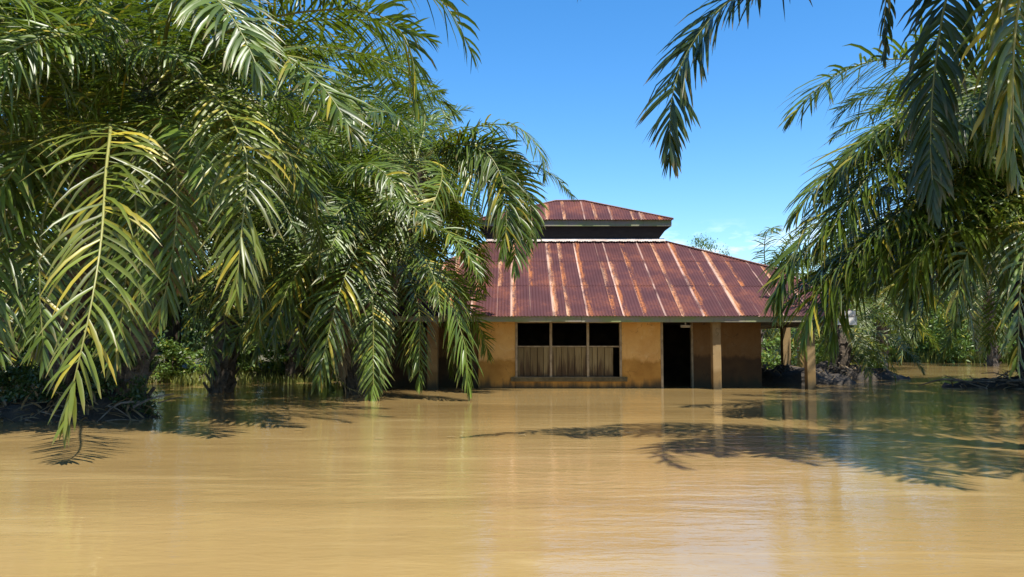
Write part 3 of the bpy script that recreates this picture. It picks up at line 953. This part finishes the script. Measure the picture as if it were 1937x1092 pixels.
# right: the palm over the camera, palms by the bank
palm("oil_palm", "oil palm outside the right edge, dark fronds hanging from the top of the picture",
     (8.2, 10.6, -1), (7.5, 10.3, 7.2), 18, 31, 'near', 5.4, 20, heroes=[
     dict(path=[(1640, -190, 10.7), (1470, -60, 10.8), (1370, 10, 10.8), (1302, 95, 10.8), (1270, 190, 10.8), (1268, 305, 10.8)], Lmax=1.0, width=.05, n=110, seed=32, droop=.42, mat='palm_shaded', sep=True, S=(.7, -.7, .1), yellow=0.0, ruffle=.3, label="dark frond hanging alone against the blue sky"),
     dict(path=[(1900, -360, 9.0), (1820, -400, 8.6), (1740, -360, 8.3), (1690, -260, 8.2)], Lmax=.9, n=84, seed=92, droop=.3, S=(.4, -.9, .1)),  # this frond and the next two: unseen, added to shade those below
     dict(path=[(1960, -400, 9.0), (1900, -460, 8.4), (1850, -440, 7.9), (1820, -330, 7.7)], Lmax=.9, n=84, seed=93, droop=.3, S=(.8, -.6, .1)),
     dict(path=[(2000, -420, 8.8), (2010, -480, 8.2), (1990, -430, 7.8), (1970, -300, 7.6)], Lmax=.9, n=84, seed=94, droop=.3, S=(1, -.2, .1)),
     dict(path=[(1850, -160, 10.4), (1800, -40, 10.1), (1772, 100, 10.0), (1760, 260, 10.0), (1768, 400, 10.0)], Lmax=.8, n=90, seed=33, mat='palm_shaded', droop=1.0, S=(.8, -.6, 0), yellow=0.0),
     dict(path=[(1960, -120, 9.4), (1925, 20, 9.1), (1915, 160, 9.0), (1920, 330, 9.0)], Lmax=.9, n=80, seed=34, droop=1.0, S=(1, .2, 0), yellow=.25),
     dict(path=[(1500, -330, 10.2), (1300, -220, 10.1), (1180, -110, 10.0), (1100, -18, 10.0)], Lmax=.6, n=80, seed=35, mat='palm_shaded', droop=.9, S=(.3, -1, 0)),
     dict(path=[(1760, -160, 11.0), (1700, -90, 11.1), (1676, 0, 11.2), (1672, 120, 11.2)], Lmax=.42, n=36, seed=36, mat='palm_shaded', droop=1.6, S=(.3, -1, 0)),
     ])
palm("oil_palm", "oil palm beyond the right edge, broad fronds reaching left towards the house",
     (12.6, 17.2, -1), (11.9, 16.9, 5.9), 32, 41, 'near', 6.0, 8, heroes=[
     dict(path=[(1860, 150, 16.5), (1750, 115, 16.4), (1640, 118, 16.2), (1555, 160, 16), (1497, 222, 15.9)], Lmax=1.32, width=.056, n=84, seed=42, droop=.45, S=(.5, -.8, .25), ruffle=.34),
     dict(path=[(1850, 260, 16.2), (1740, 245, 15.9), (1640, 280, 15.6), (1560, 340, 15.4), (1500, 410, 15.3)], Lmax=1.32, width=.056, n=84, seed=43, droop=.45, S=(.5, -.8, .25), ruffle=.34),
     dict(path=[(1870, 300, 16), (1760, 310, 15.6), (1640, 360, 15.2), (1540, 430, 15), (1478, 520, 15), (1470, 590, 15)], Lmax=1.32, width=.056, n=84, seed=44, droop=.45, S=(.5, -.8, .25), ruffle=.34),
     dict(path=[(1880, 330, 16), (1780, 370, 15.4), (1680, 430, 15), (1600, 510, 14.8), (1560, 610, 14.8)], Lmax=1.32, width=.056, n=84, seed=45, droop=.45, S=(.5, -.8, .25), ruffle=.34),
     dict(path=[(1900, 350, 16), (1830, 410, 15.2), (1765, 455, 14.8), (1725, 520, 14.6), (1708, 590, 14.6)], Lmax=1.28, n=50, seed=46, droop=.8),
     dict(path=[(1900, 380, 15.6), (1800, 400, 15.0), (1700, 450, 14.7), (1620, 540, 14.5)], Lmax=1.28, width=.056, n=84, seed=77, droop=.45, S=(.5, -.8, .25), ruffle=.34),
     dict(path=[(1930, 430, 15.4), (1850, 430, 14.8), (1760, 460, 14.4), (1690, 540, 14.3)], Lmax=1.28, width=.056, n=84, seed=78, droop=.45, S=(.5, -.8, .25), ruffle=.34),
     dict(path=[(1960, 300, 16.2), (1880, 300, 15.8), (1800, 345, 15.6), (1740, 430, 15.5)], Lmax=1.28, width=.056, n=84, seed=81, droop=.45, S=(.5, -.8, .25), ruffle=.34),
     dict(path=[(1990, 360, 16.0), (1920, 380, 15.6), (1850, 430, 15.4), (1800, 520, 15.3)], Lmax=1.28, width=.056, n=84, seed=82, droop=.45, S=(.5, -.8, .25), ruffle=.34),
     dict(path=[(1880, 260, 17.2), (1790, 280, 17.0), (1690, 340, 16.9), (1610, 440, 16.8), (1580, 520, 16.8)], Lmax=1.28, width=.056, n=84, seed=83, droop=.45, S=(.5, -.8, .25), ruffle=.34),
     dict(path=[(1900, 340, 17.4), (1830, 380, 17.2), (1740, 440, 17.0), (1660, 540, 17.0)], Lmax=1.28, width=.056, n=84, seed=84, droop=.45, S=(.5, -.8, .25), ruffle=.34),
     dict(path=[(1870, 320, 16.6), (1790, 350, 16.2), (1700, 400, 16.0), (1620, 470, 15.9), (1570, 560, 15.9)], Lmax=1.3, width=.056, n=84, seed=87, droop=.45, S=(.6, -.7, .3), ruffle=.34),
     dict(path=[(1920, 400, 16.4), (1850, 440, 16.1), (1770, 500, 15.9), (1720, 580, 15.9)], Lmax=1.2, width=.056, n=84, seed=88, droop=.45, S=(.6, -.7, .3), ruffle=.34),
     dict(path=[(1900, 160, 16.5), (1800, 180, 16.0), (1700, 215, 15.6), (1610, 290, 15.4), (1560, 380, 15.4)], Lmax=1.28, width=.056, n=84, seed=79, droop=.45, S=(.5, -.8, .25), ruffle=.34),
     dict(path=[(1850, 300, 16), (1730, 330, 15.6), (1610, 400, 15.2), (1510, 490, 15), (1462, 570, 15)], Lmax=1.28, width=.056, n=84, seed=74, droop=.45, S=(.5, -.7, .4)),
     dict(path=[(1850, 330, 16), (1740, 400, 15.6), (1640, 460, 15.3), (1540, 520, 15.1), (1480, 590, 15)], Lmax=1.28, width=.056, n=84, seed=75, droop=.45, S=(.4, -.8, .3)),
     dict(path=[(1860, 360, 16.2), (1760, 440, 15.8), (1670, 500, 15.6), (1590, 555, 15.5), (1530, 620, 15.5)], Lmax=1.28, width=.056, n=84, seed=76, droop=.45, S=(.4, -.8, .3)),
     dict(path=[(1850, 330, 16), (1720, 390, 15.4), (1620, 470, 15), (1545, 555, 14.8), (1515, 650, 14.8)], Lmax=1.28, width=.056, n=84, seed=61, droop=.45, S=(.45, -.85, .2), ruffle=.34),
     dict(path=[(1830, 400, 16), (1700, 470, 15.4), (1620, 530, 15.1), (1580, 600, 15), (1570, 660, 15)], Lmax=1.28, width=.056, n=84, seed=62, droop=.45, S=(.45, -.85, .2), ruffle=.34),
     dict(path=[(1800, 240, 16), (1680, 300, 15.3), (1600, 390, 14.9), (1550, 480, 14.7)], Lmax=1.28, width=.056, n=84, seed=63, droop=.45, S=(.45, -.85, .2), ruffle=.34),
     dict(path=[(1900, 220, 15.8), (1780, 210, 15.2), (1680, 240, 14.8), (1600, 310, 14.6)], Lmax=1.28, width=.056, n=84, seed=64, droop=.45, S=(.45, -.85, .2), ruffle=.34),
     dict(path=[(1950, 330, 16), (1945, 420, 14.8), (1930, 540, 14.3), (1925, 690, 14.2)], Lmax=.95, n=46, seed=47, S=(1, .2, 0)),
     dict(path=[(1880, 420, 15.6), (1835, 470, 14.9), (1815, 530, 14.7), (1810, 600, 14.7)], Lmax=1.0, n=46, seed=48, S=(1, .2, 0)),
     ])
palm("oil_palm", "oil palm on the brush-strewn bank at the right edge of the water",
     (17.3, 26.8, -.2), (16.9, 26.6, 5.6), 42, 51, 'mid', 6.0, -45)
palm("oil_palm", "dense oil palm beyond the right edge, between the near and far right palms",
     (15.6, 21.8, -1), (14.6, 21.4, 6.4), 46, 58, 'near', 6.2, 0)
palm("oil_palm", "shadowed oil palm on the bank behind the broad right fronds",
     (19.2, 29.5, -.2), (18.8, 29.3, 5.6), 40, 59, 'mid', 6.0, -45)
palm("oil_palm", "sunlit young oil palm on the bank right behind the porch posts",
     (13.4, 33.4, -.1), (13.4, 33.3, 2.3), 24, 52, 'far', 3.6, -30, r=(.42, .36))
palm("oil_palm", "young oil palm right of the porch, in front of the far green bank",
     (16.2, 37.5, -.3), (16.2, 37.4, 2.9), 26, 53, 'far', 4.2, -30)
palm("oil_palm", "oil palm seen through the open porch under the roof",
     (12.6, 42, -.3), (12.6, 42, 3.2), 26, 54, 'far', 4.6, -35)
palm("oil_palm", "distant oil palm whose top shows above the right slope of the roof",
     (15.0, 47, -.3), (15.0, 47, 4.9), 30, 55, 'far', 5.6, -35)
palm("oil_palm", "distant oil palm further right, half hidden by the hanging fronds",
     (21.5, 47, -.3), (21.5, 47, 6.2), 28, 56, 'far', 5.8, -40)
palm("oil_palm", "oil palm far back on the right bank",
     (31, 52, -.3), (31, 52, 6.4), 26, 57, 'far', 5.8, -40)

# ------------------------------------------------------------------ broadleaf trees and bushes
def crown_mesh(name, mat, rad, clumps, leaves, size, seed, squash=.8, hollow=.45):
    rg = random.Random(seed)
    vs = np.zeros((clumps * leaves * 4, 3)); cs = np.zeros((clumps * leaves * 4, 4), dtype=np.float32); k = 0
    cen = []
    for c in range(clumps):
        while True:
            q = Vector((rg.uniform(-1, 1), rg.uniform(-1, 1), rg.uniform(-1, 1)))
            if hollow < q.length < 1: break
        q.z *= squash
        wob = 1 + .25 * mnoise.noise(q * 2.2 + Vector((seed, 0, 0)))
        cen.append(q * rad * wob)
    for c in cen:
        tone = rg.random()
        cr = rad * rg.uniform(.13, .26)
        for i in range(leaves):
            o = Vector((rg.gauss(0, 1), rg.gauss(0, 1), rg.gauss(0, .6))) * cr * .6
            n = (o.normalized() * .5 + Vector((rg.uniform(-1, 1), rg.uniform(-1, 1), rg.uniform(0, 1.4)))).normalized()
            u = n.cross(Vector((rg.uniform(-1, 1), rg.uniform(-1, 1), rg.uniform(-1, 1)))).normalized()
            v = n.cross(u)
            l = size * rg.uniform(.7, 1.4); w = l * rg.uniform(.28, .45)
            p = c + o
            vs[k] = p - u * l * .5; vs[k + 1] = p + v * w * .5 - n * w * .2 + u * l * .05
            vs[k + 2] = p + u * l * .5 - Vector((0, 0, l * .15)); vs[k + 3] = p - v * w * .5 - n * w * .2 + u * l * .05
            cs[k:k + 4] = (min(1, max(0, tone * .6 + rg.random() * .4)), .0 if rg.random() > .04 else .5, 0, 1)
            k += 4
    me = bpy.data.meshes.new(name)
    nq = clumps * leaves
    me.vertices.add(nq * 4); me.vertices.foreach_set("co", vs.ravel())
    me.loops.add(nq * 4); me.loops.foreach_set("vertex_index", np.arange(nq * 4, dtype=np.int32))
    me.polygons.add(nq); me.polygons.foreach_set("loop_start", np.arange(0, nq * 4, 4, dtype=np.int32))
    me.update(calc_edges=True)
    ca = me.color_attributes.new("tint", 'FLOAT_COLOR', 'POINT')
    ca.data.foreach_set("color", cs.ravel())
    me.materials.append(mat)
    return me, cen

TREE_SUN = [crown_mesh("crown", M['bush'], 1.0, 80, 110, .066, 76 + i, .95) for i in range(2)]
TREE = [crown_mesh("crown", M['tree'], 1.0, 90, 130, .062, 70 + i, .95) for i in range(3)]
def tree_trunk(h, r, seed, crad, cz):
    rg = random.Random(seed); b = MB()
    pts = [(0, 0, -.4), (rg.uniform(-.2, .2), rg.uniform(-.2, .2), h * .4), (rg.uniform(-.4, .4), rg.uniform(-.4, .4), h * .75), (rg.uniform(-.4, .4), 0, h)]
    q, _ = catmull(pts, 8)
    b.tube(q, [r * (1 - .65 * i / 7) for i in range(8)], 8)
    for i in range(7):
        a = i * 2.4; s = q[4 + i % 4]
        e = Vector((math.cos(a), math.sin(a), .55)) * crad * .75
        m, _ = catmull([s, s + e * .5 + Vector((0, 0, .3)), s + e], 5)
        b.tube(m, [r * .32, r * .24, r * .17, r * .1, r * .05], 5)
    return b
def tree(label, x, y, top, crad, seed, i, low=None, group=None, sunny=False):
    """top: height of the crown's top; crad: its half width; low: height where foliage begins"""
    z0 = max(-.3, ground_h(x, y))
    low = top * .3 if low is None else low
    root = empty("leafy_tree", (x, y, z0))
    tag(root, label, "tree", group)
    cz = (top + low) / 2 - z0
    tree_trunk(cz + (top - low) * .25, .12 + top * .014, seed, crad, cz).build("trunk", M['tree_bark'], root, True)
    o = link("crown", (TREE_SUN[i % 2] if sunny else TREE[i % 3])[0], root, (0, 0, cz))
    o.scale = (crad, crad, (top - low) / 1.75)
    o.rotation_euler = (0, 0, seed * 1.3)
    return root
tree("tall leafy tree with a bare straight trunk, filling the upper left behind the palms", WX(215, 27), 27, 18, 4.2, 1, 0, 9.5)
tree("dark leafy tree at the far left edge behind the near palms", WX(-30, 28), 28, 15, 4.6, 2, 1, 2)
tree("dense leafy tree behind the yellow hanging frond", WX(130, 33), 33, 15, 4.6, 3, 2, 1.5)
tree("dark leafy tree above the left channel of water", WX(330, 34), 34, 16.5, 4.4, 4, 0, 2.2)
tree("leafy tree right of the left channel, behind the shaded palm", WX(470, 35), 35, 15.2, 4.4, 5, 1, 2)
tree("lower leafy tree with gaps of sky, behind the low bushy palm", WX(620, 38), 38, 9.5, 4.2, 6, 2, 1)
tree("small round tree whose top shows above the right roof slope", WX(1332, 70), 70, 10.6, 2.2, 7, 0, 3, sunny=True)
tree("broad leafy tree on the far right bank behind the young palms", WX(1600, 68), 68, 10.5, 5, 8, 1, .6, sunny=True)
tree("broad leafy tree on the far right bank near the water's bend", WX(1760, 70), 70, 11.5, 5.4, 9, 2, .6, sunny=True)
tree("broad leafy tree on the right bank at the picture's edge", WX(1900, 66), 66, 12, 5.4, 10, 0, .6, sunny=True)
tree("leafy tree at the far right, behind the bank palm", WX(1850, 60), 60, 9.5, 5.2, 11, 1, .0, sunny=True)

BUSH = [crown_mesh("foliage", M['bush'], 1.0, 46, 90, .12, 80 + i, .8, .2) for i in range(2)]
BUSH_DARK = crown_mesh('foliage', M['tree'], 1.0, 46, 90, .12, 88, .8, .2)
def bush(label, x, y, w, h, seed, group=None, dark=False):
    z0 = max(-.05, ground_h(x, y))
    root = empty("bush", (x, y, z0)); tag(root, label, "bush", group)
    o = link("foliage", (BUSH_DARK if dark else BUSH[seed % 2])[0], root, (0, 0, h * .45))
    o.scale = (w, w * .8, h * .62); o.rotation_euler = (0, 0, seed * 1.1)
    b = MB(); rg = random.Random(seed)
    for i in range(4):
        b.tube([(rg.uniform(-.15, .15), rg.uniform(-.15, .15), -.3), (rg.uniform(-.4, .4) * w, rg.uniform(-.3, .3) * w, h * .6)], [.03, .012], 5)
    b.build("stem", M['tree_bark'], root)
bush("bright green bush on the bank at the end of the left channel", WX(318, 30), 30.4, 1.5, 1.7, 1)
bush("green bush left of the bright one, under the near palms", WX(215, 31), 31.4, 1.5, 2.0, 2)
bush("green bush at the left edge in front of the tree trunks", WX(60, 27), 28.6, 2.0, 2.6, 3)
bush("pale grassy bush near the shaded palm's foot", WX(400, 31), 31.6, 1.1, 1.1, 4)
bush("sunlit green bush on the bank between the two young palms right of the house", WX(1618, 36), 36.5, 1.5, 1.9, 14)
bush("leafy bush behind the right porch posts", WX(1505, 40), 40.5, 2.0, 2.4, 15)
bush("rounded green bush behind the shaded palm's trunk", WX(470, 31), 31.8, 1.7, 2.1, 6)
bush("green bush between the shaded palm and the low bushy palm", WX(560, 31), 32.0, 1.6, 1.8, 7)
bush("dark green bush at the back left corner of the house", WX(645, 31), 32.0, 1.7, 2.3, 8)
bush("dark leafy plant crowding the tall palm's foot on the mud bank", -7.6, 15.85, .8, 1.5, 11, None, True)
bush("leafy plant around the near palm's foot, behind the yellowing frond", -8.95, 16.0, .9, 1.3, 12, None, True)
bush("green weeds at the left edge of the picture, on the mud bank", -10.2, 16.1, .8, 1.2, 13, None, True)
bush("tall green bush at the far left edge of the water", WX(-20, 30), 31.0, 2.2, 3.0, 9)
bush("broad green bush behind the left mud bank's palms", WX(130, 33), 32.5, 2.2, 2.4, 10)
for i, (px, Y, w_, h_) in enumerate([(1560, 62, 2.2, 2.4), (1640, 63.5, 2.6, 2.2), (1705, 63, 2.2, 3.0), (1765, 62.5, 2.4, 2.2), (1830, 62, 2.6, 3.2), (1895, 61, 2.6, 2.4)]):
    bush(["far bank bush nearest the porch posts", "far bank bush behind the young palms", "taller bush at the bend of the far green bank",
          "low wide bush at the bend of the far bank, right of the taller one", "tallest bush on the far right bank",
          "far bank bush closest to the right edge of the picture"][i], WX(px, Y), Y + 1.0, w_, h_, 5 + i, "bushes along the far right bank")

# far-off wood behind everything
fw = MB(); rg = random.Random(90)
b_me, _ = crown_mesh("forest", M['tree'], 1.0, 44, 60, .18, 91, .8, .3)
co = np.zeros(len(b_me.vertices) * 3); b_me.vertices.foreach_get("co", co); co = co.reshape(-1, 3)
ncol = np.zeros(len(b_me.vertices) * 4, dtype=np.float32); b_me.color_attributes["tint"].data.foreach_get("color", ncol); ncol = ncol.reshape(-1, 4)
allv, allc = [], []
for i in range(46):
    x = -95 + i * 4.6 + rg.uniform(-1, 1); y = 82 + rg.uniform(-5, 8)
    h = rg.uniform(7, 10.0); w_ = rg.uniform(3.2, 4.8)
    a = rg.uniform(0, 6.3); c_, s_ = math.cos(a), math.sin(a)
    q = np.stack([(co[:, 0] * c_ - co[:, 1] * s_) * w_ + x, (co[:, 0] * s_ + co[:, 1] * c_) * w_ + y, co[:, 2] * h * .62 + h * .47], 1)
    allv.append(q); allc.append(ncol)
for i in range(60):
    x = -95 + i * 3.5 + rg.uniform(-1, 1); y = 74 + rg.uniform(-3, 3)
    h = rg.uniform(3, 4.5); w_ = rg.uniform(2.4, 3.4)
    q = np.stack([co[:, 0] * w_ + x, co[:, 1] * w_ + y, co[:, 2] * h * .62 + h * .45], 1)
    allv.append(q); allc.append(ncol)
V_ = np.concatenate(allv); C_ = np.concatenate(allc); nq = len(V_) // 4
me = bpy.data.meshes.new("forest")
me.vertices.add(nq * 4); me.vertices.foreach_set("co", V_.ravel())
me.loops.add(nq * 4); me.loops.foreach_set("vertex_index", np.arange(nq * 4, dtype=np.int32))
me.polygons.add(nq); me.polygons.foreach_set("loop_start", np.arange(0, nq * 4, 4, dtype=np.int32))
me.update(calc_edges=True)
me.color_attributes.new("tint", 'FLOAT_COLOR', 'POINT').data.foreach_set("color", C_.ravel())
me.materials.append(M['tree'])
tag(link("forest", me), "far-off wood closing the view behind the flooded land", "forest", kind="stuff")

# grass along the banks
gb = MB(); rg = random.Random(95)
def blades(px0, px1, n, hh, back=2.5):
    for i in range(n):
        px = rg.uniform(px0, px1)
        y = 30
        for _ in range(4): y = bank_line(WX(px, y))
        y += rg.uniform(-.9, back) ; x = WX(px, y)
        z = max(0, ground_h(x, y)) - .05
        h = hh * rg.uniform(.5, 1.3); a = rg.uniform(0, math.pi); w_ = .02 + .012 * y / 30
        dx, dy = math.cos(a) * w_, math.sin(a) * w_; lx, ly = rg.uniform(-.4, .4) * h, rg.uniform(-.4, .4) * h
        gb.add([(x - dx, y - dy, z), (x + dx, y + dy, z), (x + dx * .6 + lx * .4, y + dy * .6 + ly * .4, z + h * .6), (x - dx * .6 + lx * .4, y - dy * .6 + ly * .4, z + h * .6), (x + lx, y + ly, z + h)],
               [(0, 1, 2, 3), (3, 2, 4)], (rg.random(), rg.random() * .25, 0, 1))
blades(-60, 700, 3000, .36)
blades(1480, 2000, 5200, .9, 4)
tag(gb.build("bank_grass", M['grass']), "long grass growing along the flooded banks", "grass", kind="stuff")

# leaf litter and roots on the mounds
lt = MB()
def litter(cx, cy, rx, ry, n, h, s):
    for i in range(n):
        a = rg.uniform(0, 6.283); r_ = math.sqrt(rg.random())
        p = Vector((cx + rx * r_ * math.cos(a), cy + ry * r_ * math.sin(a), max(.02, h * (1 - r_ ** 1.6) + rg.uniform(0, .10))))
        d = Vector((rg.uniform(-1, 1), rg.uniform(-1, 1), rg.uniform(-.5, .7))).normalized()
        vs, fs = leaflet_geo(p, d, Vector((rg.uniform(-.5, .5), rg.uniform(-.5, .5), 1)), s * rg.uniform(.5, 1.4), .05, .4, rg, 3)
        lt.add(vs, fs, (rg.random() * .7, 0, 0, 1))
litter(-8.75, 15.7, 1.9, .95, 260, .5, .4)
litter(13.4, 33.0, 2.2, 1.0, 120, .5, .6)
litter(10.2, 29.6, 2.2, 1.3, 50, .6, .5)
litter(17.0, 26.5, 2.6, .8, 110, .35, .6)
litter(-16, 30.6, 4.5, 1.2, 110, .4, .6)
tag(lt.build("leaf_litter", M['dry']), "dead palm leaf litter strewn over the mud banks", "leaf litter", kind="stuff")

# driftwood on the right bank
dp = empty("driftwood_pile", (16.2, 26.0, 0)); tag(dp, "tangle of bare grey branches caught on the right bank", "driftwood")
for i in range(26):
    x = rg.uniform(-1.6, 2.2); y = rg.uniform(-.5, .5)
    a = rg.uniform(-.7, .7); l = rg.uniform(.6, 1.9)
    p0 = Vector((x, y, rg.uniform(-.02, .25))); d = Vector((math.cos(a), math.sin(a) * .8, rg.uniform(-.18, .35)))
    if rg.random() < .5: d.x = -d.x
    m, _ = catmull([p0, p0 + d * l * .5 + Vector((0, rg.uniform(-.1, .1), rg.uniform(-.05, .15))), p0 + d * l], 6)
    b = MB(); rr = rg.uniform(.018, .04)
    b.tube(m, [rr * (1 - .13 * k) for k in range(6)], 5)
    b.build("branch", M['stick'], dp, True)

rp = empty("root_tangle", (-8.2, 15.3, 0)); tag(rp, "tangle of dark roots and fallen stalks at the front of the left mud bank", "roots")
for i in range(30):
    x = rg.uniform(-1.9, 1.5); y = rg.uniform(-.25, .45)
    a = rg.uniform(-.9, .9); l = rg.uniform(.3, 1.0)
    p0 = Vector((x, y, rg.uniform(-.05, .35))); d = Vector((math.cos(a), math.sin(a) * .6, rg.uniform(-.6, .3)))
    if rg.random() < .5: d.x = -d.x
    m, _ = catmull([p0, p0 + d * l * .5 + Vector((0, rg.uniform(-.1, .1), rg.uniform(0, .15))), p0 + d * l], 6)
    b = MB(); rr = rg.uniform(.012, .03)
    b.tube(m, [rr * (1 - .13 * k) for k in range(6)], 5)
    b.build("root", M['stick'], rp)

# pale dead frond lying half in the water by the low bushy palm
df_ = empty("dead_frond", P(650, 735, 22.0)); tag(df_, "pale dead palm frond lying half in the water below the bushy palm", "dead frond")
pts = [P(585, 655, 22.2), P(620, 690, 22.0), P(650, 728, 21.8), P(690, 748, 21.6)]
pts = [p - df_.location for p in pts]
b, nst = frond_build(pts, (0, -1, .3), .5, .035, 16, 5, .9, .3, None, .03)
link("stalk", frond_mesh(b, nst, M['dry'], "stalk"), df_)

# twigs and leaves drifting on the water
for i, (px, py) in enumerate([(711, 829), (846, 826), (1182, 819), (980, 823), (560, 812)]):
    Y = CAM_H * F / (py - 650); x = WX(px, Y)
    b = MB()
    vs, fs = leaflet_geo(Vector((0, 0, .012)), Vector((1, rg.uniform(-.4, .4), .05)), Vector((0, 0, 1)), .16, .035, .02, rg, 3)
    b.add(vs, fs, (.9, .3, 0, 1))
    o = b.build("floating_leaf", M['dry'], None, True, (x, Y, .004))
    tag(o, ["dead leaf drifting on open water left of the house wall", "dead leaf drifting straight before the left porch post",
            "dead leaf drifting before the house's right wall, near the doorway", "dead leaf drifting below the house window",
            "dead leaf drifting in front of the low bushy palm"][i], "leaf", "leaves drifting on the flood")
